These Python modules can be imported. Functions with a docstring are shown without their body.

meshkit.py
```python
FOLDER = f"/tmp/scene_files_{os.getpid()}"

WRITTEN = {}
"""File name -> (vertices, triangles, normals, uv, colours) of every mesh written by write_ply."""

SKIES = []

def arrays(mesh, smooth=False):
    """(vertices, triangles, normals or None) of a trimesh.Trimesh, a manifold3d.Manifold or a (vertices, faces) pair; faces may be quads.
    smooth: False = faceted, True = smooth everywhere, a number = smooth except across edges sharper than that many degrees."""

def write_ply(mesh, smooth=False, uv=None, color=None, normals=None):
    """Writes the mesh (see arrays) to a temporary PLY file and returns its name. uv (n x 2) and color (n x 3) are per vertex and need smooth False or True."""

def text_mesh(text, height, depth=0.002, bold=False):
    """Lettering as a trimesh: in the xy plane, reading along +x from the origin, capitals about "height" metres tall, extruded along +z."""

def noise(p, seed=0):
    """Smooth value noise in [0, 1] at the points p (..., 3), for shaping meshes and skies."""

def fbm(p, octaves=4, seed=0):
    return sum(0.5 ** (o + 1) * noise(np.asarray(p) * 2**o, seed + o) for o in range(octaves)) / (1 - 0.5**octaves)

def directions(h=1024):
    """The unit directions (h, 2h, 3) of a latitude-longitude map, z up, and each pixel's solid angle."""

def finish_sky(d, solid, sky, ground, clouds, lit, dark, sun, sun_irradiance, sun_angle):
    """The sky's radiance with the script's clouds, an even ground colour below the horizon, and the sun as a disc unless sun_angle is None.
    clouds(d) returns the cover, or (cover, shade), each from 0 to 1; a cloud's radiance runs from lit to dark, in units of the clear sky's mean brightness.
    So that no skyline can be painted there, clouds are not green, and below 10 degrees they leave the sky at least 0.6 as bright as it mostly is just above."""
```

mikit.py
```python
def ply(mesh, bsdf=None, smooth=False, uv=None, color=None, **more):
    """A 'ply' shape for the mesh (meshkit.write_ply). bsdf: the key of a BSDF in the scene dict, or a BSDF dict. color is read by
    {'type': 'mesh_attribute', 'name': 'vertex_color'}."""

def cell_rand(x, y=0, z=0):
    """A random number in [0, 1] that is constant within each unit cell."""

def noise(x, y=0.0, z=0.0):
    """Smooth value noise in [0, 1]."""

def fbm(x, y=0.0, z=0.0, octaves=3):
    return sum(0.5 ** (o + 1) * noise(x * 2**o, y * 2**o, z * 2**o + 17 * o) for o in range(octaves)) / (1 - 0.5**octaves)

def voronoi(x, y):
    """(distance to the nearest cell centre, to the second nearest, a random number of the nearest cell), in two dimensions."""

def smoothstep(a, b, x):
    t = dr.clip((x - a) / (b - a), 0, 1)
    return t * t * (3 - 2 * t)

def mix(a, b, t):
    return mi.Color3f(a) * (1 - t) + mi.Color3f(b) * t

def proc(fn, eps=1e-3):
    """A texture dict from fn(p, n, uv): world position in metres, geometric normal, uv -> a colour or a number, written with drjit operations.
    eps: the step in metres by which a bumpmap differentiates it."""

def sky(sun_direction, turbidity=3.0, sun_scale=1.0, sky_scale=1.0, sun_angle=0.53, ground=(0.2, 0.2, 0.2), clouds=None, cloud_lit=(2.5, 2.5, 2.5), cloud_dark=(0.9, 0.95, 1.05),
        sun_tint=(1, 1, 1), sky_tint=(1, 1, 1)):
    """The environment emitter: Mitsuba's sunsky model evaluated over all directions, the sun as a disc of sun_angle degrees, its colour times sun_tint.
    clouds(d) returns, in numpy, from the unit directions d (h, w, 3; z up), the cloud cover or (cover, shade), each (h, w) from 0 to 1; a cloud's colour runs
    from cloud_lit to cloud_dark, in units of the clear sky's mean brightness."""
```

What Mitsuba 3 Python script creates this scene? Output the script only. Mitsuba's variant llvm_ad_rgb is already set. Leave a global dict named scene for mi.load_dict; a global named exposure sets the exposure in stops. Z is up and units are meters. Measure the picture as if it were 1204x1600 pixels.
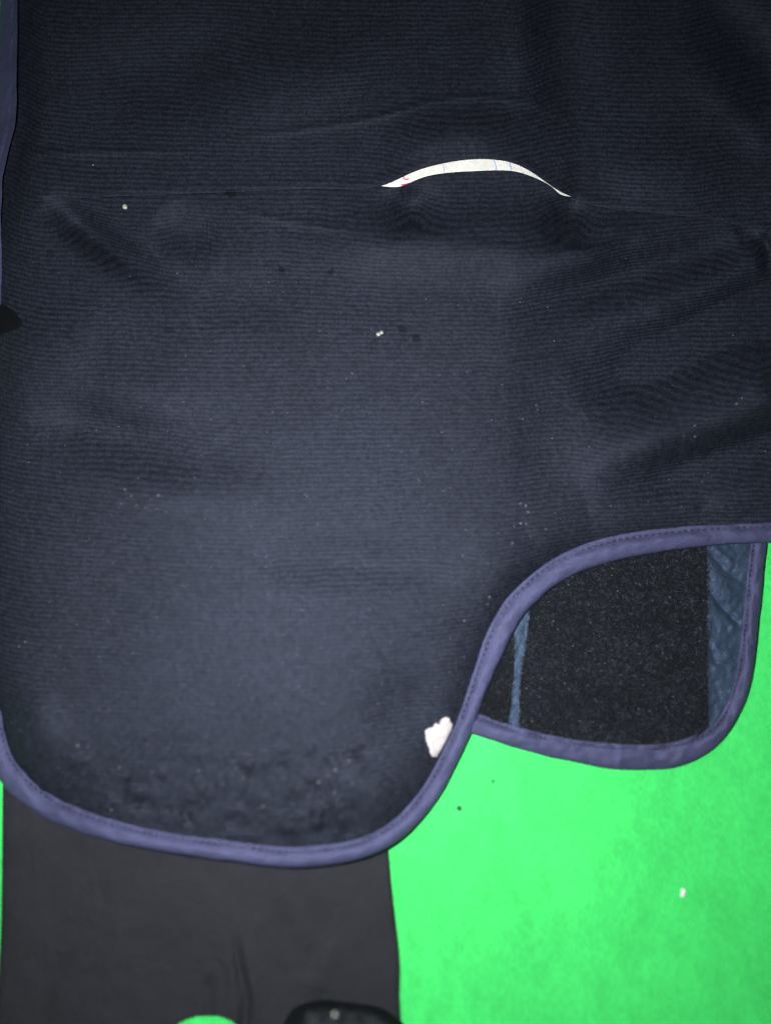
import math, random
import numpy as np, trimesh, shapely
from shapely.geometry import Polygon, LineString
import drjit as dr
import mitsuba as mi
import meshkit, mikit
from mikit import noise, fbm, smoothstep, mix, proc, ply

# ------------------------------------------------------------------ camera, flash, exposure
T = mi.ScalarTransform4f
CAM = np.array([0.0, -0.075, 0.490])
LOOK = np.array([0.0, 0.0, 0.0])
TAN = 0.6480                                   # tan of half the vertical field of view
FOCUS = 0.508
APERTURE = 0.0120
FLASH = [-0.068, -0.060, 0.430]
FLASH_POWER = 2.45
exposure = 0.0
scene, labels = {"type": "scene"}, {}
scene["camera"] = {"type": "thinlens", "fov": 2 * math.degrees(math.atan(TAN)), "fov_axis": "y", "near_clip": 0.01, "far_clip": 50.0,
                   "aperture_radius": APERTURE, "focus_distance": FOCUS,
                   "to_world": T().look_at(origin=CAM.tolist(), target=LOOK.tolist(), up=[0, 1, 0])}
# the camera's own flash, beside the lens
scene["flash"] = {"type": "spot", "to_world": T().look_at(origin=FLASH, target=[-0.015, -0.065, 0], up=[0, 1, 0]), "cutoff_angle": 92.0, "beam_width": 8.0, "intensity": {"type": "rgb", "value": [FLASH_POWER * c for c in (0.97, 1.0, 1.06)]}}
# the dim room
scene["room"] = {"type": "constant", "radiance": {"type": "rgb", "value": [0.035, 0.035, 0.038]}}

rng = np.random.default_rng(7)
FWD = (LOOK - CAM) / np.linalg.norm(LOOK - CAM)
RIGHT = np.array([1.0, 0, 0])
UP = np.cross(RIGHT, FWD)
PX = 0.0004                                    # about one photo pixel on the table, in metres


def at(px, py, z):
    """The point at height z (metres) seen at photo pixel (px, py)."""
    px, py, z = np.broadcast_arrays(np.asarray(px, float), np.asarray(py, float), np.asarray(z, float))
    d = FWD + ((px - 602) / 800 * TAN)[..., None] * RIGHT + ((800 - py) / 800 * TAN)[..., None] * UP
    return CAM + d * ((z - CAM[2]) / d[..., 2])[..., None]


# ------------------------------------------------------------------ materials
def bsdf(key, d):
    scene["mat_" + key] = {"type": "twosided", "b": d}


def bumped(d, fn, scale, eps=2e-4):
    return {"type": "bumpmap", "scale": scale, "t": proc(fn, eps), "b": d}


def knit_height(p, n, uv):
    # rows of loops about 3 mm apart, columns 2.3 mm, both uneven; uv runs along the cloth in metres
    u, v = uv.x, uv.y
    y = v / 0.0030 + 0.9 * noise(u * 14, v * 10) + 0.35 * noise(u * 120, v * 60)
    x = u / 0.0023 + 0.8 * noise(u * 9, v * 22, 5.0) + 0.5 * mikit.cell_rand(dr.floor(y))
    row = dr.sin(y * math.pi)
    row = row * row
    col = dr.sin(x * math.pi)
    col = col * col
    amp = 0.75 + 0.45 * noise(u * 45, v * 65, 6.0)
    return amp * (0.50 * row + 0.40 * row * col) + 0.35 * noise(u * 620, v * 620, 3.0) + 0.3 * noise(u * 1300, v * 1300, 4.0)


def knit_colour(p, n, uv):
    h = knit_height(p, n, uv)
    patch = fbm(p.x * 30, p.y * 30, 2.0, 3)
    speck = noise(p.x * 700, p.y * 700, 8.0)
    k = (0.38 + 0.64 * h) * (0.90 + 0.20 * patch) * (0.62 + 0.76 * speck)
    wet = mi.Float(1.0)
    for (a, b, r, s) in SPOTS:
        q = at(a, b, 0.012)
        dd = dr.sqrt(dr.square(p.x - float(q[0])) + dr.square((p.y - float(q[1])) * 1.25)) / (r * PX) + 0.5 * (noise(p.x * 700, p.y * 700, 1.0) - 0.5)
        wet = wet * (1 - s * (1 - smoothstep(0.55, 1.1, dd)))
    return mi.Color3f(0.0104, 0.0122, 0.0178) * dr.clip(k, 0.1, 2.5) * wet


SPOTS = [(446, 436, 7, .75), (521, 442, 7, .7), (627, 528, 9, .7), (648, 541, 9, .65), (272, 527, 9, .5), (322, 526, 6, .45), (297, 545, 8, .35), (368, 321, 11, .6),
         (610, 1262, 6, .3), (203, 1217, 8, .5)]
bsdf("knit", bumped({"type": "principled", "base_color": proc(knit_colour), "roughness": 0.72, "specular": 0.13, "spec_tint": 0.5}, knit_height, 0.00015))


def binding_colour(p, n, uv):
    k = 0.70 + 0.36 * fbm(p.x * 60, p.y * 60, 4.0, 3) + 0.24 * noise(p.x * 1100, p.y * 1100)
    return mi.Color3f(0.0295, 0.0310, 0.061) * k


def binding_height(p, n, uv):
    return 0.5 * dr.abs(dr.sin((p.x + p.y) * 3200)) + 0.5 * noise(p.x * 700, p.y * 700) + 1.6 * noise(p.x * 170, p.y * 170, 2.0)


bsdf("binding", bumped({"type": "principled", "base_color": proc(binding_colour), "roughness": 0.60, "specular": 0.28, "spec_tint": 0.6, "sheen": 0.3, "sheen_tint": 0.5}, binding_height, 0.00030))
bsdf("thread", {"type": "principled", "base_color": {"type": "rgb", "value": [0.021, 0.020, 0.041]}, "roughness": 0.7, "specular": 0.15})


def lining_colour(p, n, uv):
    k = 0.75 + 0.5 * fbm(p.x * 90, p.y * 90, 1.0, 3)
    return mi.Color3f(0.0160, 0.0245, 0.0390) * k


def lining_height(p, n, uv):
    return noise(p.x * 260, p.y * 260, 2.0) + 0.3 * noise(p.x * 900, p.y * 900)


bsdf("lining", bumped({"type": "principled", "base_color": proc(lining_colour), "roughness": 0.6, "specular": 0.22, "spec_tint": 0.8}, lining_height, 0.0007))
bsdf("pile", {"type": "principled", "base_color": proc(lambda p, n, uv: mi.Color3f(0.030, 0.035, 0.043) * (0.08 + 0.95 * dr.power(noise(p.x * 850, p.y * 850, 3.0), 2.0) + 0.5 * fbm(p.x * 110, p.y * 110, 1.0, 2))), "roughness": 0.5, "specular": 0.25})
bsdf("pile_base", {"type": "principled", "base_color": {"type": "rgb", "value": [0.005, 0.0056, 0.0066]}, "roughness": 0.9, "specular": 0.03})


def felt_colour(p, n, uv):
    a = fbm(p.x * 120, p.y * 75, 3.0, 3)
    b = noise(p.x * 800, p.y * 450)
    c = fbm(p.x * 18, p.y * 18, 9.0, 2)
    k = 0.78 + 0.22 * a + 0.16 * b + 0.14 * c
    return mi.Color3f(0.035, 0.405, 0.079) * k


def felt_height(p, n, uv):
    return fbm(p.x * 330, p.y * 160, 1.0, 3) + 0.4 * noise(p.x * 1400, p.y * 600)


bsdf("felt", bumped({"type": "principled", "base_color": proc(felt_colour), "roughness": 0.9, "specular": 0.1, "sheen": 0.25, "sheen_tint": 0.8}, felt_height, 0.0003))


def cloth_colour(p, n, uv):
    k = 0.74 + 0.34 * fbm(p.x * 50, p.y * 50, 1.0, 3) + 0.22 * noise(p.x * 900, p.y * 900, 4.0)
    return mi.Color3f(0.0088, 0.0094, 0.0111) * k


def cloth_height(p, n, uv):
    return 0.5 * dr.abs(dr.sin(p.x * 2600)) + 0.5 * dr.abs(dr.sin(p.y * 2900)) + noise(p.x * 600, p.y * 600) + 1.5 * noise(p.x * 140, p.y * 120)


bsdf("black_cloth", bumped({"type": "principled", "base_color": proc(cloth_colour), "roughness": 0.75, "specular": 0.2, "sheen": 0.2}, cloth_height, 0.00035))
bsdf("fleece", {"type": "principled", "base_color": {"type": "rgb", "value": [0.034, 0.035, 0.038]}, "roughness": 0.6, "specular": 0.35})
bsdf("paper", {"type": "principled", "base_color": proc(lambda p, n, uv: mi.Color3f(0.56, 0.545, 0.475) * (0.94 + 0.12 * noise(p.x * 500, p.y * 500))), "roughness": 0.7, "specular": 0.3})
bsdf("torn", {"type": "principled", "base_color": proc(lambda p, n, uv: mi.Color3f(0.45, 0.405, 0.395) * (0.66 + 0.34 * fbm(p.x * 500, p.y * 500, 0, 3))), "roughness": 0.85, "specular": 0.1})
bsdf("red_ink", {"type": "diffuse", "reflectance": {"type": "rgb", "value": [0.50, 0.03, 0.09]}})
bsdf("blue_ink", {"type": "diffuse", "reflectance": {"type": "rgb", "value": [0.22, 0.30, 0.50]}})
bsdf("lint", {"type": "principled", "base_color": {"type": "rgb", "value": [0.13, 0.13, 0.127]}, "roughness": 0.3, "specular": 0.6})
bsdf("crumb", {"type": "principled", "base_color": proc(lambda p, n, uv: mi.Color3f(0.20, 0.20, 0.165) * (0.5 + noise(p.x * 1500, p.y * 1500))), "roughness": 0.25, "specular": 0.6})
bsdf("fluff", {"type": "diffuse", "reflectance": {"type": "rgb", "value": [0.5, 0.56, 0.5]}})
bsdf("dirt", {"type": "diffuse", "reflectance": {"type": "rgb", "value": [0.02, 0.06, 0.03]}})


# ------------------------------------------------------------------ mesh helpers
def tag(key, label=None, category=None, **more):
    labels[key] = {k: v for k, v in dict(label=label, category=category, **more).items() if v}


def put(key, vf, mat, smooth=True, uv=True):
    v, f = np.asarray(vf[0], float), np.asarray(vf[1], int)
    used = np.unique(f)
    remap = np.full(len(v), -1)
    remap[used] = np.arange(len(used))
    v, f = v[used], remap[f]
    uv = v[:, :2].copy() if uv is True else uv[used] if uv is not False else None
    scene[key] = ply((v, f), "mat_" + mat, smooth, uv=uv)


def cloth_uv(x, y, z):
    """Metres along the cloth: rows of knit ride over the folds."""
    return np.stack([x * PX + 0.3e-3 * z, -y * PX + 0.55e-3 * z], -1).reshape(-1, 2)


def grid_faces(r, c, keep=None):
    i = np.arange(r * c).reshape(r, c)
    a, b, d, e = i[:-1, :-1], i[:-1, 1:], i[1:, :-1], i[1:, 1:]
    if keep is not None:
        k = keep[:-1, :-1] & keep[:-1, 1:] & keep[1:, :-1] & keep[1:, 1:]
        a, b, d, e = a[k], b[k], d[k], e[k]
    return np.vstack([np.stack([a.ravel(), d.ravel(), b.ravel()], 1), np.stack([b.ravel(), d.ravel(), e.ravel()], 1)])


def dense(points, step=4.0):
    """A smooth curve through the points (any number of columns), resampled evenly in its first two."""
    from scipy.interpolate import CubicSpline, PchipInterpolator
    p = np.asarray(points, float)
    s = np.r_[0, np.cumsum(np.linalg.norm(np.diff(p[:, :2], axis=0), axis=1) ** 0.5)]
    q = CubicSpline(s, p[:, :2])(np.linspace(0, s[-1], 4000))
    rest = PchipInterpolator(s, p[:, 2:])(np.linspace(0, s[-1], 4000)) if p.shape[1] > 2 else np.zeros((4000, 0))
    q = np.hstack([q, rest])
    l = np.r_[0, np.cumsum(np.linalg.norm(np.diff(q[:, :2], axis=0), axis=1))]
    t = np.linspace(0, l[-1], int(l[-1] / step) + 1)
    return np.stack([np.interp(t, l, q[:, k]) for k in range(q.shape[1])], 1)


def line_distance(x, y, path):
    """Distance in pixels to a polyline, the place along it from 0 to 1, and the side."""
    p = np.asarray(path, float)
    seg = np.linalg.norm(np.diff(p, axis=0), axis=1)
    cum = np.r_[0, np.cumsum(seg)]
    best = np.full(x.shape, 1e9)
    t_best, side = np.zeros(x.shape), np.zeros(x.shape)
    for k in range(len(seg)):
        d = (p[k + 1] - p[k]) / seg[k]
        u = np.clip((x - p[k, 0]) * d[0] + (y - p[k, 1]) * d[1], 0, seg[k])
        ex, ey = x - p[k, 0] - u * d[0], y - p[k, 1] - u * d[1]
        q = np.hypot(ex, ey)
        m = q < best
        best = np.where(m, q, best)
        t_best = np.where(m, (cum[k] + u) / cum[-1], t_best)
        side = np.where(m, np.sign(d[0] * ey - d[1] * ex), side)
    return best, t_best, side


def sstep(a, b, x):
    t = np.clip((np.asarray(x) - a) / (b - a), 0, 1)
    return t * t * (3 - 2 * t)


# ------------------------------------------------------------------ the floor: green felt
n = 40
gx, gy = np.meshgrid(np.linspace(-1.1, 1.1, n), np.linspace(-1.1, 1.1, n))
put("floor", (np.stack([gx, gy, 0 * gx], -1).reshape(-1, 3), grid_faces(n, n)[:, ::-1]), "felt")
tag("floor", "bright green felt covering that everything lies on", "carpet", kind="structure")

# ------------------------------------------------------------------ outlines, read off the photograph (pixels; third column: half width of the binding)
EDGE = [(16, -140, 14), (15, -60, 14), (14, 0, 14), (12, 60, 16), (10, 120, 17), (6, 190, 18), (-5, 240, 17), (-12, 290, 16), (-12, 400, 15), (-16, 600, 15), (-20, 800, 15),
        (-21, 1000, 16), (-16, 1090, 17), (-3, 1172, 20), (20, 1213, 20), (61, 1250, 19), (108, 1275, 18), (162, 1294, 17), (232, 1311, 16), (320, 1325, 16), (400, 1335, 16),
        (447, 1340, 16), (500, 1337, 16), (555, 1328, 16), (602, 1308, 16), (648, 1270, 15), (681, 1225, 15), (705, 1178, 15), (722, 1141, 14), (735, 1107, 14), (753, 1058, 15),
        (771, 1011, 18), (791, 968, 19), (816, 935, 19), (848, 906, 19), (883, 883, 19), (920, 868, 19), (966, 855, 19), (1020, 846, 18), (1090, 838, 17), (1150, 834, 16), (1215, 832, 16), (1300, 830, 16)]
edge = dense(EDGE)
FLAP = [(1186, 800, 13), (1184, 850, 13), (1174, 948, 13), (1164, 1043, 13), (1146, 1104, 13), (1118, 1146, 15), (1083, 1169, 18), (1038, 1181, 20), (968, 1182, 20), (902, 1174, 18),
        (838, 1160, 17), (785, 1145, 17), (738, 1130, 17), (690, 1117, 17), (640, 1105, 16)]
flap_edge = dense(FLAP)
body = Polygon(np.vstack([edge[:, :2], [(1300, -140)]]))
flap_outline = flap_edge
flap_edge = flap_edge[~shapely.contains_xy(body.buffer(-9), flap_edge[:, 0], flap_edge[:, 1])]

# ------------------------------------------------------------------ the padded panels: a height for every pixel (millimetres)
# (path, width px, height mm, taper at start, taper at end); negative = valley
FOLDS = [
    ([(68, 306), (110, 340), (160, 378), (235, 430), (300, 470)], 17, -4.2, .3, .7),
    ([(240, 335), (290, 365), (350, 380)], 22, -1.6, .4, .4),
    ([(634, 285), (642, 325), (650, 375)], 25, -3.4, .45, .5),
    ([(884, 285), (889, 330), (893, 395)], 25, -3.6, .45, .5),
    ([(850, 372), (930, 376), (1010, 380)], 9, -1.8, .3, .4),
    ([(690, 362), (800, 374), (860, 376)], 8, -1.0, .5, .2),
    ([(440, 372), (560, 378), (720, 382), (860, 386), (1000, 386), (1120, 380)], 32, 2.6, .3, .3),
    ([(760, 458), (880, 420), (985, 386)], 26, 2.0, .5, .4),
    ([(780, 500), (900, 450), (1000, 422), (1110, 397), (1200, 362)], 26, -3.6, .5, .1),
    ([(900, 560), (1000, 520), (1060, 486), (1200, 384)], 34, 3.6, .5, .1),
    ([(900, 630), (970, 585), (1040, 540), (1120, 500), (1260, 470)], 42, -6.6, .4, .05),
    ([(880, 700), (990, 650), (1100, 615), (1240, 560)], 38, 2.0, .5, .2),
    ([(850, 745), (960, 715), (1080, 684), (1240, 618)], 34, 4.2, .5, .1),
    ([(930, 765), (1040, 738), (1110, 715), (1250, 662)], 27, -4.0, .45, .05),
    ([(1195, 360), (1199, 440)], 9, -5.0, .3, .3),
    ([(360, 326), (450, 345), (570, 364)], 5, 0.9, .3, .3),
    ([(1085, 800), (1100, 790), (1120, 780)], 7, -0.8, .4, .4),
    ([(20, 470), (60, 560), (140, 620)], 60, 2.0, .5, .5),
    ([(0, 600), (200, 690), (480, 700)], 40, -1.6, .4, .6),
    ([(60, 760), (250, 780), (480, 770)], 34, 1.8, .5, .6),
    ([(330, 860), (560, 880), (760, 885)], 26, -1.4, .5, .4),
    ([(560, 1130), (640, 1100), (700, 1090)], 30, -1.2, .5, .4),
    ([(520, 1170), (555, 1230), (640, 1250)], 30, 1.8, .4, .4),
    # along the bound edge
    ([(40, 1060), (60, 1120), (110, 1180)], 22, 1.2, .4, .4),
    ([(520, 1238), (530, 1270), (545, 1300)], 8, 2.6, .4, .4),
    ([(494, 1250), (500, 1300)], 9, 2.4, .4, .3),
    ([(448, 1262), (450, 1305)], 9, 1.8, .4, .3),
    ([(182, 1228), (205, 1222), (228, 1216)], 6, -1.3, .4, .4),
    ([(100, 1238), (128, 1240), (150, 1234)], 8, -1.5, .4, .4),
    ([(195, 1262), (215, 1256), (240, 1246)], 7, -1.5, .4, .4),
    ([(258, 1270), (268, 1262)], 6, -1.2, .3, .3),
]
_r = np.random.default_rng(41)
for _ in range(46):                            # the rumpled patch above the lower left edge
    _x, _y, _a, _l = _r.uniform(90, 570), _r.uniform(1165, 1300), _r.normal(0.2, 0.9), _r.uniform(9, 26)
    FOLDS.append(([(_x - _l * math.cos(_a), _y + _l * math.sin(_a)), (_x + _l * math.cos(_a), _y - _l * math.sin(_a))], _r.uniform(4, 7.5), _r.choice([-1, 1]) * _r.uniform(0.6, 1.5), .4, .4))
FOLDS += [([(60, 580), (180, 612), (330, 655)], 30, 1.3, .4, .5), ([(30, 640), (170, 672), (320, 712)], 30, -1.3, .4, .5), ([(250, 430), (380, 470), (520, 480)], 34, -0.9, .4, .5)]
UPPER_FOLDS = [
    ([(44, -120), (44, 60), (43, 130), (36, 200), (24, 250), (12, 330), (8, 430)], 12, -1.0, .02, .3),
    ([(808, -80), (815, 60), (850, 200)], 26, 1.8, .1, .5),
    ([(870, -80), (880, 100), (910, 230)], 36, -1.7, .1, .4),
    ([(1050, 70), (1130, 150), (1210, 240)], 16, 0.6, .5, .1),
    ([(1090, -20), (1160, 60), (1230, 150)], 34, -2.6, .2, .1),
    ([(30, 241), (140, 238), (340, 236)], 4, 0.9, .1, .4),
    ([(300, 224), (470, 203), (600, 180), (690, 156), (780, 154), (850, 168), (905, 205)], 4.5, 1.0, .5, .3),
    ([(600, 250), (690, 215), (760, 208), (830, 222)], 26, 2.2, .4, .4),
    ([(930, 280), (1040, 270), (1150, 285)], 40, 1.6, .4, .4),
    ([(0, 420), (60, 330)], 30, 0.1, .4, .4),
    ([(120, 160), (260, 110), (420, 70)], 46, -1.8, .4, .4),
    ([(300, 170), (480, 120), (640, 70)], 46, 1.6, .4, .4),
]


FOLD_GAIN = 3.9
STEEP = [(800, 900, 120, 1), (860, 845, 90, .8), (1000, 820, 110, .7), (740, 1040, 70, .5), (20, 1180, 110, 1), (110, 1260, 60, .5), (640, 1250, 70, .7), (16, 80, 150, 1), (0, 330, 130, .8), (1160, 800, 90, .5)]


def raised(x, y):
    return sstep(1040, 1270, y) * sstep(40, 230, x) * sstep(690, 560, x)


def height(x, y, folds):
    d = line_distance(x, y, edge[::4, :2])[0]
    steep = 0 * x
    for a, b, r, k in STEEP:
        steep = np.maximum(steep, k * np.exp(-((x - a) ** 2 + (y - b) ** 2) / (2 * (0.6 * r) ** 2)))
    z = 3.6 + 10.0 * raised(x, y) * np.exp(-d / 120) + (8.0 + 8.0 * steep) * (1 - np.exp(-np.maximum(d - 15, 0) / (42 - 18 * steep + 60 * raised(x, y)))) + 17.0 * (1 - np.exp(-d / 200))
    knee = x - 806 - 10 * np.sin(y / 130)
    z -= 11.0 * (1 - np.exp(-np.logaddexp(0, knee / 9) * 9 / 85)) * sstep(900, 700, y)
    p = np.stack([x / 150, y / 150, 0 * x], -1)
    z += 2.4 * (meshkit.fbm(p, 3, 5) - 0.5)
    q = np.stack([x / 21, y / 19, 0 * x + 3.3], -1)
    near = np.exp(-np.maximum(d - 20, 0) / 70) * sstep(1130, 1230, y) * sstep(640, 560, x)
    z += sstep(16, 34, d) * (0.35 + 4.5 * near) * (meshkit.fbm(q, 3, 9) - 0.5)
    for path, w, a, t0, t1 in folds:
        a = a * (FOLD_GAIN if w >= 12 else 1.3)
        x0, y0 = np.min(path, 0) - 4 * w
        x1, y1 = np.max(path, 0) + 4 * w
        m = (x > x0) & (x < x1) & (y > y0) & (y < y1)
        if m.any():
            e, t, _ = line_distance(x[m], y[m], dense(path, 8) if len(path) > 2 else path)
            z[m] += a * np.exp(-0.5 * (e / w) ** 2) * sstep(0, t0, t) ** 0.8 * sstep(0, t1, 1 - t) ** 0.8
    return 3.2 + np.logaddexp(0, (z - 3.2) / 1.0)


# the hem of the upper panel; between 590 and 893 it gapes
HEM = dense([(-60, 318), (75, 312), (200, 305), (360, 299), (500, 294), (590, 290), (640, 269), (690, 254), (745, 247), (800, 253), (840, 274), (870, 295), (893, 306), (930, 320), (1000, 330), (1100, 341), (1204, 362), (1300, 380)], 2)
LIP = dense([(-60, 318), (75, 312), (200, 305), (360, 299), (500, 294), (586, 290), (622, 292), (650, 281), (690, 271), (750, 267), (797, 267), (830, 276), (862, 293), (876, 305), (896, 308), (930, 320), (1000, 330), (1100, 341), (1204, 362), (1300, 380)], 2)


def hem(x): return np.interp(x, HEM[:, 0], HEM[:, 1])
def lip(x): return np.interp(x, LIP[:, 0], LIP[:, 1])


def gape(x): return sstep(578, 625, x) * sstep(0, 34, 905 - x)


STEP = 2.6
cols = np.arange(-40, 1250, STEP)
# upper panel: rows run down to the hem, then roll under
k = np.linspace(0, 1, 190) ** 0.8
X = np.broadcast_to(cols, (len(k), len(cols)))
Y = -110 + (hem(cols)[None] + 110) * k[:, None]
lift = gape(cols)
Z = height(X, Y, UPPER_FOLDS + FOLDS[:1])
over = np.exp(-(hem(X) - Y) / 70)
Z = Z + 0.4 + 0.45 * np.exp(-((hem(X) - Y - 7) / 6) ** 2) + over * 5.5 * lift
roll = [(1.2, -0.25), (1.8, -0.6), (0.5, -1.2), (-14, -1.5)]
Xr = np.vstack([X] + [X[-1:]] * len(roll))
Yr = np.vstack([Y] + [Y[-1:] + a for a, b in roll])
Zr = np.vstack([Z] + [Z[-1:] + b for a, b in roll])
inside = shapely.contains_xy(body, Xr, Yr)
put("padded_vest__upper_panel", (at(Xr, Yr, Zr / 1000).reshape(-1, 3), grid_faces(*Xr.shape, inside)), "knit", True, cloth_uv(Xr, Yr, Zr))
# lower panel: starts tucked under the hem; along the gap its own lip shows
tuck = 34 * (1 - sstep(578, 588, cols) * sstep(0, 10, 904 - cols))
k = np.linspace(0, 1, 430)
Y = np.vstack([lip(cols)[None] - tuck[None] * np.linspace(1, 0.06, 15)[:, None], lip(cols)[None] + (1375 - lip(cols)[None]) * k[:, None]])
X = np.broadcast_to(cols, Y.shape)
Z = height(X, Y, FOLDS + UPPER_FOLDS[:1])
under = np.exp(-np.maximum(Y - lip(X), 0) / 40)
Z = Z - 0.6 * sstep(8, -6, Y - lip(X)) * (1 - lift[None]) + 2.0 * under * lift[None]
roll = [(-3.0, -6.0), (1.6, -1.8), (0.4, -0.7)]
Xr = np.vstack([X[:1]] * len(roll) + [X])
Yr = np.vstack([Y[:1] + a for a, b in roll[:1]] + [Y[:1] + a for a, b in roll[1:]] + [Y])
Zr = np.vstack([Z[:1] + b for a, b in roll] + [Z])
inside = shapely.contains_xy(body, Xr, Yr)
put("padded_vest__lower_panel", (at(Xr, Yr, Zr / 1000).reshape(-1, 3), grid_faces(*Xr.shape, inside)), "knit", True, cloth_uv(Xr, Yr, Zr))
tag("padded_vest", "dark navy padded vest of ribbed knit with purple grey bound edge on green felt", "vest")
tag("padded_vest__upper_panel", "upper knit panel whose hem gapes over a white strip")


def surface(x, y):
    return height(np.atleast_1d(np.asarray(x, float)), np.atleast_1d(np.asarray(y, float)), FOLDS)


# ------------------------------------------------------------------ bindings
def bind(curve, z_of, thick, inner_side, seed, pucker=0.25, reach=1.0, tilt=0.0):
    """A bias tape folded over an edge: a flat stitched lip on the inside, a roll on the outside. Returns mesh, the line of stitches."""
    c = curve
    tangent = np.gradient(c[:, :2], axis=0)
    tangent /= np.linalg.norm(tangent, axis=1, keepdims=True)
    nrm = np.stack([-tangent[:, 1], tangent[:, 0]], 1) * inner_side
    length = np.r_[0, np.cumsum(np.linalg.norm(np.diff(c[:, :2], axis=0), axis=1))]
    w = c[:, 2] * reach
    prof = [(1.0, -0.9), (1.0, 0.0), (0.95, 0.10), (0.82, 0.24), (0.68, 0.22), (0.58, 0.06), (0.48, 0.26), (0.34, 0.56), (0.16, 0.80), (-0.05, 0.96), (-0.30, 1.0), (-0.55, 0.92), (-0.76, 0.70), (-0.90, 0.32), (-0.96, -0.15), (-1.0, -0.6), (-0.97, -1.1), (-0.85, -1.5)]
    base = z_of
    out = []
    for a, b in prof:
        wob = (meshkit.noise(np.stack([length / 22 + a * 0.9, 0 * length + a * 1.2, 0 * length], 1), seed) - 0.5)
        fine = (meshkit.noise(np.stack([length / 9 + a * 1.6, 0 * length + a * 2.5, 0 * length], 1), seed + 3) - 0.5)
        off = a * w + (1.6 * (meshkit.noise(np.stack([length / 30, 0 * length + (a > 0), 0 * length], 1), seed + 7) - 0.5) if abs(a) > 0.9 else 0)
        px = c[:, 0] + nrm[:, 0] * off
        py = c[:, 1] + nrm[:, 1] * off
        z = base + thick * b + tilt * a * w * PX * 1000 + (thick * pucker * (1.3 * wob + 0.7 * fine) if -0.8 < a < 0.97 else 0)
        out.append(at(px, py, np.maximum(z, 0.4) / 1000))
    v = np.array(out)
    r, cc = v.shape[:2]
    f = grid_faces(r, cc)
    return (v.reshape(-1, 3), f if inner_side > 0 else f[:, ::-1]), (c[:, :2] + nrm * (0.58 * w)[:, None], base + thick * 0.06, tangent)


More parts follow.
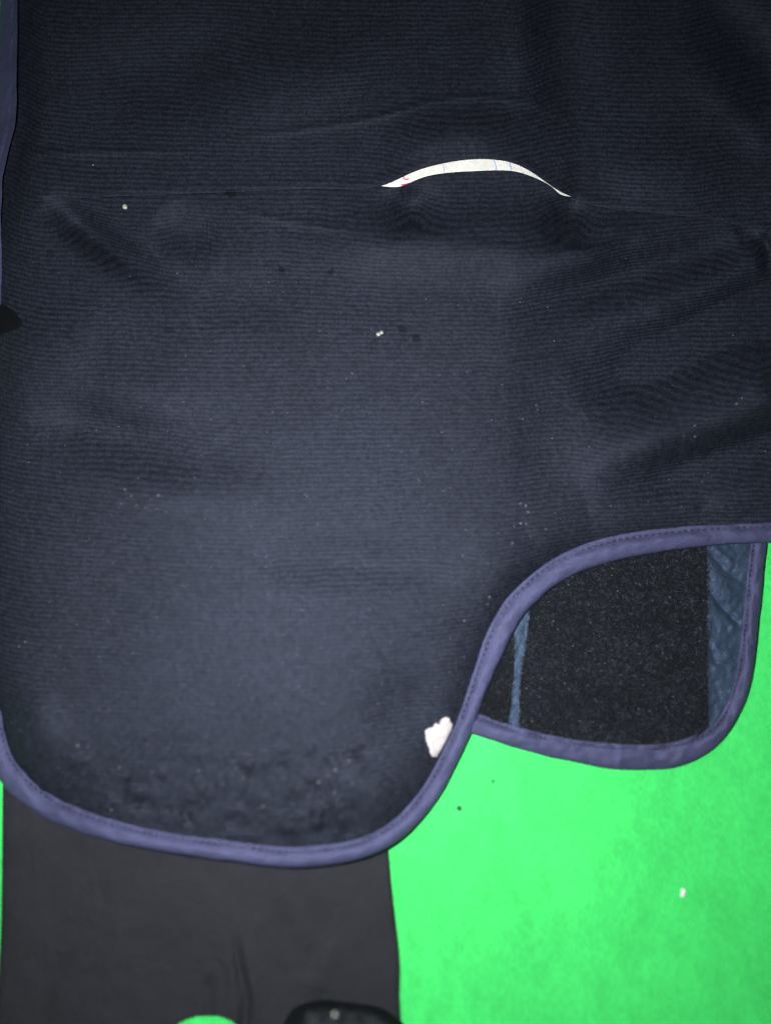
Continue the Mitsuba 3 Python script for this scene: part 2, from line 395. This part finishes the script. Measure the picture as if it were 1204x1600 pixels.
def stitches(line, z, pitch=10.2, length=6.4, width=2.8, tall=0.7):
    l = np.r_[0, np.cumsum(np.linalg.norm(np.diff(line, axis=0), axis=1))]
    boxes = []
    t = np.arange(3, l[-1] - length, pitch)
    for s in t:
        s = s + rng.uniform(-0.5, 0.5)
        pts = []
        ss = np.linspace(s, s + length, 4)
        x, y, zz = (np.interp(ss, l, q) for q in (line[:, 0], line[:, 1], z))
        d = np.array([x[-1] - x[0], y[-1] - y[0]])
        d /= np.linalg.norm(d)
        m = np.array([-d[1], d[0]]) * width / 2
        arch = np.array([-0.3, 1, 1, -0.3]) * tall * 0.5
        ring = []
        for i in range(4):
            ring += [at(x[i] + m[0] * sgn, y[i] + m[1] * sgn, (zz[i] + arch[i] + up) / 1000) for sgn, up in ((1, 0.0), (0.5, tall * .5), (-0.5, tall * .5), (-1, 0.0))]
        v = np.array(ring)
        f = grid_faces(4, 4)
        boxes.append((v, f))
    off, vs, fs = 0, [], []
    for v, f in boxes:
        vs.append(v); fs.append(f + off); off += len(v)
    return np.vstack(vs), np.vstack(fs)


ez = 4.6 + 0.9 * np.sin(np.arange(len(edge)) * 0.02) + 3.5 * sstep(600, 760, edge[:, 0]) * (edge[:, 1] < 1120)
ez = np.where(edge[:, 0] > 400, np.maximum(ez, 5.5), ez)
from scipy.ndimage import gaussian_filter1d
ez = gaussian_filter1d(ez, 12) + 10.0 * raised(edge[:, 0], edge[:, 1])
lean = 0.8 * sstep(420, 250, edge[:, 1]) * (edge[:, 0] < 60)
ez = ez + 5.0 * sstep(420, 250, edge[:, 1]) * (edge[:, 0] < 60)
m, (sl, sz, _) = bind(edge, ez, 2.4, -1, 11, 0.40, tilt=lean)
put("padded_vest__edge_binding", m, "binding")
put("padded_vest__edge_binding__stitching", stitches(sl, sz), "thread", False, False)
tag("padded_vest__edge_binding__stitching", kind="stuff")

# ------------------------------------------------------------------ the flap at the right, showing its blue lining and black loop tape
flap_poly = Polygon(np.vstack([flap_outline[:, :2], [(640, 740)]]))


def flap_height(x, y, wrinkles=True):
    deep = np.where(shapely.contains_xy(body, x, y), line_distance(x, y, edge[::4, :2])[0], 0)
    z = 3.0 - 2.6 * sstep(8, 45, deep)
    z += 0.8 * (meshkit.fbm(np.stack([x / 90, y / 90, 0 * x], -1), 2, 21) - 0.5)
    if wrinkles:
        for path, w, a in (([(1108, 862), (1135, 893), (1165, 915)], 4, -1.3), ([(1112, 852), (1142, 880), (1168, 893)], 7, 1.3), ([(1106, 922), (1128, 950), (1152, 975)], 3.5, -1.5),
                           ([(1104, 940), (1120, 965), (1148, 985)], 6, 0.8), ([(1118, 900), (1145, 935)], 9, 1.1), ([(1135, 978), (1152, 992)], 4, -0.9), ([(1108, 1005), (1118, 1035), (1140, 1040)], 4, -0.9),
                           ([(1112, 1065), (1124, 1085)], 4, -0.8), ([(1125, 1010), (1138, 1030)], 8, 0.9)):
            e, t, _ = line_distance(x, y, path)
            z += a * np.exp(-0.5 * (e / w) ** 2) * sstep(0, .2, t + .1) * sstep(0, .2, 1.1 - t)
        z += 1.1 * (meshkit.fbm(np.stack([x / 9, y / 12, 0 * x], -1), 2, 4) - 0.5)
    return z


xs, ys = np.meshgrid(np.arange(650, 1210, 2.0), np.arange(745, 1200, 2.0))
put("padded_vest__side_flap", (at(xs, ys, flap_height(xs, ys) / 1000).reshape(-1, 3), grid_faces(*xs.shape, shapely.contains_xy(flap_poly.buffer(4), xs, ys))), "lining")
tag("padded_vest__side_flap", "rounded side flap with crinkled blue lining")
m, (sl, sz, _) = bind(flap_edge, 4.5 - 3.6 * sstep(6, 40, np.where(shapely.contains_xy(body, flap_edge[:, 0], flap_edge[:, 1]), line_distance(flap_edge[:, 0], flap_edge[:, 1], edge[::4, :2])[0], 0)) + 0.9 * np.exp(-((flap_edge[:, 0] - 968) / 3.5) ** 2), 2.1, 1, 31, 0.8)
put("padded_vest__side_flap__edge_binding", m, "binding")
put("padded_vest__side_flap__stitching", stitches(sl, sz, 7.8, 5.2, 2.2), "thread", False, False)
tag("padded_vest__side_flap__stitching", kind="stuff")
jag = lambda pts: [(x + rng.uniform(-1.2, 1.2), y) for x, y in pts]
right = [(1104.5 + 0.006 * (y - 850) + 1.3 * math.sin(y * 0.9) + rng.uniform(-.8, .8), y) for y in np.arange(1160, 790, -3.0)]
left = jag(dense([(846, 800), (836, 900), (826, 956), (821, 1000), (816, 1035), (812, 1060), (810, 1104), (810, 1150)], 4)[:, :2])
loop_main = Polygon(left + [(830, 1158), (902, 1166), (968, 1172), (1038, 1172), (1080, 1160)] + [p for p in right if p[1] < 1140])
left2 = jag(dense([(795, 1140), (800, 1085), (804, 1035), (804, 981), (812, 900), (820, 800)], 4)[:, :2])
loop_small = Polygon(left2 + [(700, 800), (690, 1100), (740, 1125)])


def loop_patch(key, poly, count, seed):
    r = np.random.default_rng(seed)
    x0, y0, x1, y1 = poly.bounds
    gx, gy = np.meshgrid(np.arange(x0, x1 + 2, 2.0), np.arange(y0, y1 + 2, 2.0))
    z = flap_height(gx, gy, False) + 1.0 + 0.5 * (meshkit.noise(np.stack([gx / 5, gy / 5, 0 * gx], -1), 3) - .5)
    tri = trimesh.creation.triangulate_polygon(poly.buffer(0), engine="earcut")
    tv = np.asarray(tri[0]); 
    put(key, (at(gx, gy, z / 1000).reshape(-1, 3), grid_faces(*gx.shape, shapely.contains_xy(poly, gx, gy))), "pile_base", True, False)
    pts = np.stack([r.uniform(x0, x1, count), r.uniform(y0, y1, count)], 1)
    pts = pts[shapely.contains_xy(poly.buffer(0.5), pts[:, 0], pts[:, 1])]
    n = len(pts)
    base = at(pts[:, 0], pts[:, 1], (flap_height(pts[:, 0], pts[:, 1], False) + 1.2) / 1000)
    ang, tall, wide = r.uniform(0, 2 * np.pi, n), r.uniform(0.0006, 0.0017, n), r.uniform(0.0004, 0.0011, n)
    lean = r.normal(0, 0.0006, (n, 2))
    seg = 6
    th = np.linspace(0, np.pi, seg)
    rad = 0.00013
    vs = np.zeros((n, seg, 3, 3))
    ca, sa = np.cos(ang), np.sin(ang)
    for i, a in enumerate(th):
        h = np.sin(a)
        cx = base[:, 0] + ca * np.cos(a) * wide + lean[:, 0] * h
        cy = base[:, 1] + sa * np.cos(a) * wide + lean[:, 1] * h
        cz = base[:, 2] + tall * h
        for j in range(3):
            b = 2 * np.pi * j / 3
            vs[:, i, j, 0] = cx - sa * np.cos(b) * rad
            vs[:, i, j, 1] = cy + ca * np.cos(b) * rad
            vs[:, i, j, 2] = cz + np.sin(b) * rad
    f = []
    for i in range(seg - 1):
        for j in range(3):
            a, b, c, d = i * 3 + j, i * 3 + (j + 1) % 3, (i + 1) * 3 + j, (i + 1) * 3 + (j + 1) % 3
            f += [(a, c, b), (b, c, d)]
    f = np.array(f)
    F = (f[None] + (np.arange(n) * seg * 3)[:, None, None]).reshape(-1, 3)
    return vs.reshape(-1, 3), F


loop_main = loop_main.buffer(0).intersection(flap_poly.buffer(-14))
loop_small = loop_small.buffer(0).intersection(flap_poly.buffer(-14))
a = loop_patch("padded_vest__side_flap__loop_tape", loop_main, 15000, 1)
put("padded_vest__side_flap__loop_pile", a, "pile", True, False)
b = loop_patch("padded_vest__side_flap__loop_tape_001", loop_small, 4200, 2)
put("padded_vest__side_flap__loop_pile_001", b, "pile", True, False)
tag("padded_vest__side_flap__loop_tape", "wide black loop tape square on the flap")
tag("padded_vest__side_flap__loop_tape_001", "sliver of black loop tape left of the narrow blue gap")
tag("padded_vest__side_flap__loop_pile", kind="stuff")
tag("padded_vest__side_flap__loop_pile_001", kind="stuff")

# ------------------------------------------------------------------ the dark tab at the left edge
tab = dense([(-30, 462), (-2, 472), (14, 480), (29, 493), (35, 504), (30, 513), (14, 519), (-2, 525), (-30, 532)], 2)
tp = Polygon(tab)
gx, gy = np.meshgrid(np.arange(-30, 37, 1.0), np.arange(460, 533, 1.0))
dist = np.array([tp.exterior.distance(shapely.Point(p)) for p in zip(gx.ravel(), gy.ravel())]).reshape(gx.shape)
z = surface(gx.ravel(), gy.ravel()).reshape(gx.shape) + 0.15 + 0.75 * (1 - np.exp(-dist / 2.0))
put("padded_vest__side_tab", (at(gx, gy, z / 1000).reshape(-1, 3), grid_faces(*gx.shape, shapely.contains_xy(tp, gx, gy))), "pile_base")
tag("padded_vest__side_tab", "small pointed black tab at the left edge")

# ------------------------------------------------------------------ the black cloth strip that sticks out below
strip_right = dense([(592, 1000), (596, 1200), (605, 1310), (611, 1380), (619, 1450), (624.5, 1510), (624, 1552), (627, 1605), (634, 1720)], 4)
strip_left = dense([(8, 1000), (5, 1200), (4, 1300), (3, 1380), (1, 1460), (-4, 1560), (-8, 1720)], 4)
ys = np.arange(1050, 1716, 2.5)
u = np.linspace(0, 1, 250)
L, R = np.interp(ys, strip_left[:, 1], strip_left[:, 0]), np.interp(ys, strip_right[:, 1], strip_right[:, 0])
X = L[:, None] + (R - L)[:, None] * u[None]
Y = np.broadcast_to(ys[:, None], X.shape)
e = np.minimum(X - L[:, None], R[:, None] - X)
Z = 1.0 + 1.5 * (1 - np.exp(-e / 4)) + 1.8 * (meshkit.fbm(np.stack([X / 120, Y / 160, 0 * X], -1), 3, 3) - 0.4) * (1 - np.exp(-e / 40))
Z = Z * sstep(1190, 1330, Y) + 0.6
for path, w, a in (([(372, 1450), (376, 1520), (384, 1545), (378, 1620)], 6, -2.6), ([(384, 1455), (388, 1520), (396, 1560), (392, 1620)], 7, 1.8), ([(362, 1470), (364, 1540), (366, 1610)], 6, 1.2),
                   ([(326, 1520), (328, 1600)], 6, -1.3), ([(100, 1480), (80, 1540), (60, 1620)], 12, -1.2), ([(110, 1620), (170, 1500), (200, 1440)], 14, 0.9), ([(470, 1540), (495, 1490), (505, 1440)], 12, -1.2), ([(480, 1560), (520, 1480)], 12, 1.2)):
    d, t, _ = line_distance(X, Y, dense(path, 6) if len(path) > 2 else path)
    Z = Z + a * np.exp(-0.5 * (d / w) ** 2) * sstep(0, .3, t) * sstep(0, .15, 1.1 - t)
notch = Polygon(dense([(258, 1625), (275, 1604), (298, 1592), (320, 1588), (342, 1590), (360, 1597), (376, 1610), (386, 1630), (370, 1664), (320, 1672), (270, 1660), (258, 1625)], 2)[:, :2])
keep = ~shapely.contains_xy(notch, X, Y)
Zc = np.maximum(Z, 0.6)
top_v = at(X, Y, Zc / 1000).reshape(-1, 3)
f1 = grid_faces(*X.shape, keep)
put("black_cloth_strip", (top_v, f1), "black_cloth")
tag("black_cloth_strip", "wide plain black cloth strip sticking out below the vest's rounded bottom edge", "cloth")

# ------------------------------------------------------------------ the fuzzy black pad at the bottom
pad = dense([(432, 1650), (440, 1606), (455, 1578), (480, 1565), (515, 1562), (550, 1566), (590, 1572), (612, 1584), (630, 1600), (650, 1640), (650, 1690), (620, 1720), (480, 1720), (440, 1690), (432, 1650)], 2)[:, :2]
pp = Polygon(pad)
gx, gy = np.meshgrid(np.arange(428, 656, 1.6), np.arange(1556, 1724, 1.6))
dist = shapely.distance(pp.exterior, shapely.points(gx, gy))
base_z = 5.0 + 42.0 * (1 - np.exp(-dist / 14.0)) + 2.0 * meshkit.fbm(np.stack([gx / 12, gy / 12, 0 * gx], -1), 3, 8)
put("fleece_pad", (at(gx, gy, base_z / 1000).reshape(-1, 3), grid_faces(*gx.shape, shapely.contains_xy(pp, gx, gy))), "pile_base")
tag("fleece_pad", "fuzzy black pad lying on the black cloth at the bottom", "pad")
r = np.random.default_rng(5)
n = 12000
pts = np.stack([r.uniform(428, 656, n), r.uniform(1556, 1724, n)], 1)
pts = pts[shapely.contains_xy(pp.buffer(-16), pts[:, 0], pts[:, 1]) & (pts[:, 0] > 478)]
dd = shapely.distance(pp.exterior, shapely.points(pts[:, 0], pts[:, 1]))
b0 = at(pts[:, 0], pts[:, 1], (5.0 + 42.0 * (1 - np.exp(-dd / 14.0)) + 1.0) / 1000)
tip = b0 + np.stack([r.normal(0, .0016, len(b0)), r.normal(0, .0016, len(b0)), r.uniform(.001, .0035, len(b0))], 1)
side = np.stack([np.cos(pts[:, 0] * 7), np.sin(pts[:, 0] * 7), 0 * dd], 1) * 0.00022
v = np.stack([b0 - side, b0 + side, tip], 1).reshape(-1, 3)
put("fleece_pad__pile", (v, np.arange(len(v)).reshape(-1, 3)), "fleece", False, False)
tag("fleece_pad__pile", kind="stuff")

# ------------------------------------------------------------------ white printed sheet inside the gaping hem
def sheet_z(x, y):
    return height(x, y, FOLDS) - 1.6 + 2.0 * gape(x)


gx, gy = np.meshgrid(np.arange(575, 912, 3.0), np.linspace(0, 1, 16))
h0, l0 = hem(gx), lip(gx)
gy = h0 - 16 + (l0 - h0 + 30) * gy
zc = sheet_z(gx, gy)
cz = np.minimum(zc, 40)
card = at(gx, gy, cz / 1000)
put("printed_sheet", (card.reshape(-1, 3), grid_faces(*gx.shape)), "paper")
tag("printed_sheet", "white sheet with faint red and blue print showing through the gaping hem", "sheet")


def ink(key, path, w, mat):
    p = dense(path, 1.0)[:, :2] if len(path) > 2 else np.linspace(path[0], path[1], 8)
    t = np.gradient(p, axis=0)
    t /= np.linalg.norm(t, axis=1, keepdims=True)
    m = np.stack([-t[:, 1], t[:, 0]], 1) * w / 2
    vs = []
    for s in (-1, 1):
        q = p + m * s
        zz = sheet_z(q[:, 0], q[:, 1]) + 0.15
        vs.append(at(q[:, 0], q[:, 1], zz / 1000))
    v = np.array(vs)
    put(key, (v.reshape(-1, 3), grid_faces(*v.shape[:2])), mat, True, False)


ink("printed_sheet__red_print", [(637, 272), (632, 273), (630, 277), (633, 280), (638, 279)], 1.6, "red_ink")
ink("printed_sheet__red_print_001", [(627, 289), (634, 288), (640, 286)], 2.4, "red_ink")
ink("printed_sheet__blue_print", [(692, 256), (694, 270)], 1.2, "blue_ink")
ink("printed_sheet__blue_print_001", [(770, 249), (774, 258), (775, 266)], 1.4, "blue_ink")
ink("printed_sheet__blue_print_002", [(795, 252), (797, 259), (799, 265)], 1.8, "blue_ink")
ink("printed_sheet__blue_print_003", [(609, 283), (613, 286)], 1.2, "blue_ink")

# ------------------------------------------------------------------ torn white scrap beside the binding
C = [(565, 340), (600, 315), (640, 303), (648, 278), (668, 268), (690, 288), (700, 255), (728, 228), (756, 214), (780, 240), (802, 288), (790, 335), (768, 385), (740, 440), (700, 510), (668, 560), (640, 566), (618, 552), (605, 490), (585, 455), (572, 415), (574, 375)]
scrap = [(560 + a / 5.47, 1080 + b / 5.47) for a, b in C]
sp = Polygon(scrap)
ring = []
for i in range(len(scrap)):
    a, b = np.array(scrap[i]), np.array(scrap[(i + 1) % len(scrap)])
    for t in (0, .17, .33, .5, .67, .83):
        q = a + (b - a) * t
        ring.append(q + rng.uniform(-1.1, 1.1, 2))
sp = Polygon(ring).buffer(0)
gx, gy = np.meshgrid(np.arange(660, 712, 0.5), np.arange(1116, 1188, 0.5))
dist = shapely.distance(sp.exterior, shapely.points(gx, gy))
z = surface(gx.ravel(), gy.ravel()).reshape(gx.shape) + 0.2 + 1.1 * (1 - np.exp(-dist / 1.6)) + 0.9 * (meshkit.fbm(np.stack([gx / 7, gy / 7, 0 * gx], -1), 2, 6) - .5)
ins = shapely.contains_xy(sp, gx, gy)
put("paper_scrap", (at(gx, gy, z / 1000).reshape(-1, 3), grid_faces(*gx.shape, ins)), "torn")
tag("paper_scrap", "small torn white scrap stuck on the knit beside the bound edge", "scrap")

# ------------------------------------------------------------------ crumbs, lint, fluff
def lump(px, py, z, size, seed, squash=0.7):
    s = trimesh.creation.icosphere(subdivisions=2)
    v = s.vertices * (0.75 + 0.5 * meshkit.noise(s.vertices * 1.7 + 11, seed))[:, None] * size * PX
    v[:, 2] *= squash
    return v + at(px, py, z / 1000), s.faces


def join(parts):
    off, vs, fs = 0, [], []
    for v, f in parts:
        vs.append(v); fs.append(f + off); off += len(v)
    return np.vstack(vs), np.vstack(fs)


def z_at(px, py):
    return float(surface(px, py)[0])


put("crumb", lump(195.5, 323, z_at(195, 323) + 1.3, 4.0, 1), "crumb", True, False)
tag("crumb", "pale rounded crumb on the knit just under the hem's left part", "crumb")
put("crumb_001", join([lump(591, 522, z_at(591, 522) + 1.0, 3.2, 2), lump(596, 519.5, z_at(596, 519) + 1.0, 2.8, 3)]), "crumb", True, False)
tag("crumb_001", "tiny double crumb in the middle of the knit below the white strip", "crumb")
put("lint_fleck", lump(523, 1585, 46.0, 2.8, 9, .6), "crumb", True, False)
tag("lint_fleck", "pale blurred fleck of lint on the fuzzy black pad at the bottom", "lint")
put("fluff", join([lump(1066.5, 1393, 0.8, 4.0, 4, .5), lump(1066, 1398, .8, 3.4, 5, .5)]), "fluff", True, False)
tag("fluff", "white bit of fluff on the green felt", "fluff")
put("dirt_speck", lump(717, 1263, 0.4, 3.6, 6, .5), "dirt", True, False)
tag("dirt_speck", "darker larger speck on the felt near the vest's bottom right curve", "speck")
put("dirt_speck_001", lump(770, 1221, 0.3, 2.2, 7, .5), "dirt", True, False)
tag("dirt_speck_001", "tiny faint speck on the felt close below the side flap", "speck")

glints = [(146, 258, 2.2), (203, 432, 1.2), (277, 427, 1.4), (420, 441, 1.3), (195, 765, 1.6), (248, 774, 2.2), (205, 775, 1.5), (190, 787, 1.3), (213, 790, 1.4), (228, 793, 1.3), (245, 795, 1.5), (236, 780, 1.2), (260, 800, 1.2),
          (813, 787, 1.8), (821, 790, 2.2), (824, 800, 1.9), (813, 818, 2.2), (822, 819, 1.6), (803, 822, 1.2), (800, 849, 1.8), (727, 828, 1.4), (723, 868, 1.8), (764, 933, 1.8), (761, 944, 1.5), (852, 827, 1.5), (725, 970, 1.8),
          (498, 1222, 2.4), (524, 1203, 2.4), (545, 1189, 2.4), (512, 1212, 1.6), (523, 1237, 1.6), (551, 1224, 1.7), (538, 1195, 1.3), (380, 1215, 1.8), (411, 1260, 1.7), (368, 1200, 1.4), (310, 1203, 1.5), (122, 1165, 2.2),
          (137, 1167, 1.5), (187, 1199, 1.8), (174, 1265, 1.9), (1150, 631, 2.0), (1158, 622, 1.6), (1085, 665, 1.7), (1085, 682, 1.8), (1195, 705, 1.3), (1144, 524, 1.3), (865, 533, 1.5), (812, 472, 1.4), (855, 480, 1.3), (840, 640, 1.3),
          (837, 633, 1.5), (920, 698, 1.5), (816, 655, 1.4), (862, 685, 1.3), (660, 628, 1.6), (550, 583, 1.6), (690, 675, 1.4), (287, 628, 1.3), (330, 655, 1.4), (40, 1003, 1.8), (30, 1010, 1.5), (365, 1190, 1.3), (348, 1225, 1.2)]
r = np.random.default_rng(23)
for _ in range(420):
    x, y = r.uniform(20, 1180), 330 + 960 * r.beta(2.2, 1.6)
    if shapely.contains_xy(body.buffer(-34), x, y):
        glints.append((x, y, r.uniform(0.5, 1.25)))
for _ in range(60):
    glints.append((r.uniform(60, 1150), r.uniform(10, 240), r.uniform(0.5, 0.9)))
for _ in range(150):
    x, y = r.uniform(770, 1100), r.uniform(870, 1150)
    if loop_main.buffer(-4).contains(shapely.Point(x, y)) and not body.contains(shapely.Point(x, y)):
        glints.append((x, y, r.uniform(0.6, 1.25)))
gz = np.array([(a, b) for a, b, _ in glints])
on_tape = ~shapely.contains_xy(body, gz[:, 0], gz[:, 1])
hz = np.where(on_tape, 5.2, np.where(gz[:, 1] > 300, surface(gz[:, 0], gz[:, 1]), height(gz[:, 0], gz[:, 1], UPPER_FOLDS) + 1.0))
ball = trimesh.creation.icosphere(subdivisions=1)
put("lint", join([(ball.vertices * s * PX * 0.62 * np.array([1, 1, .8]) + at(a, b, (z + 0.45) / 1000), ball.faces) for (a, b, s), z in zip(glints, hz)]), "lint", True, False)
tag("lint", "tiny pale specks of lint scattered over the dark knit", "lint", kind="stuff")
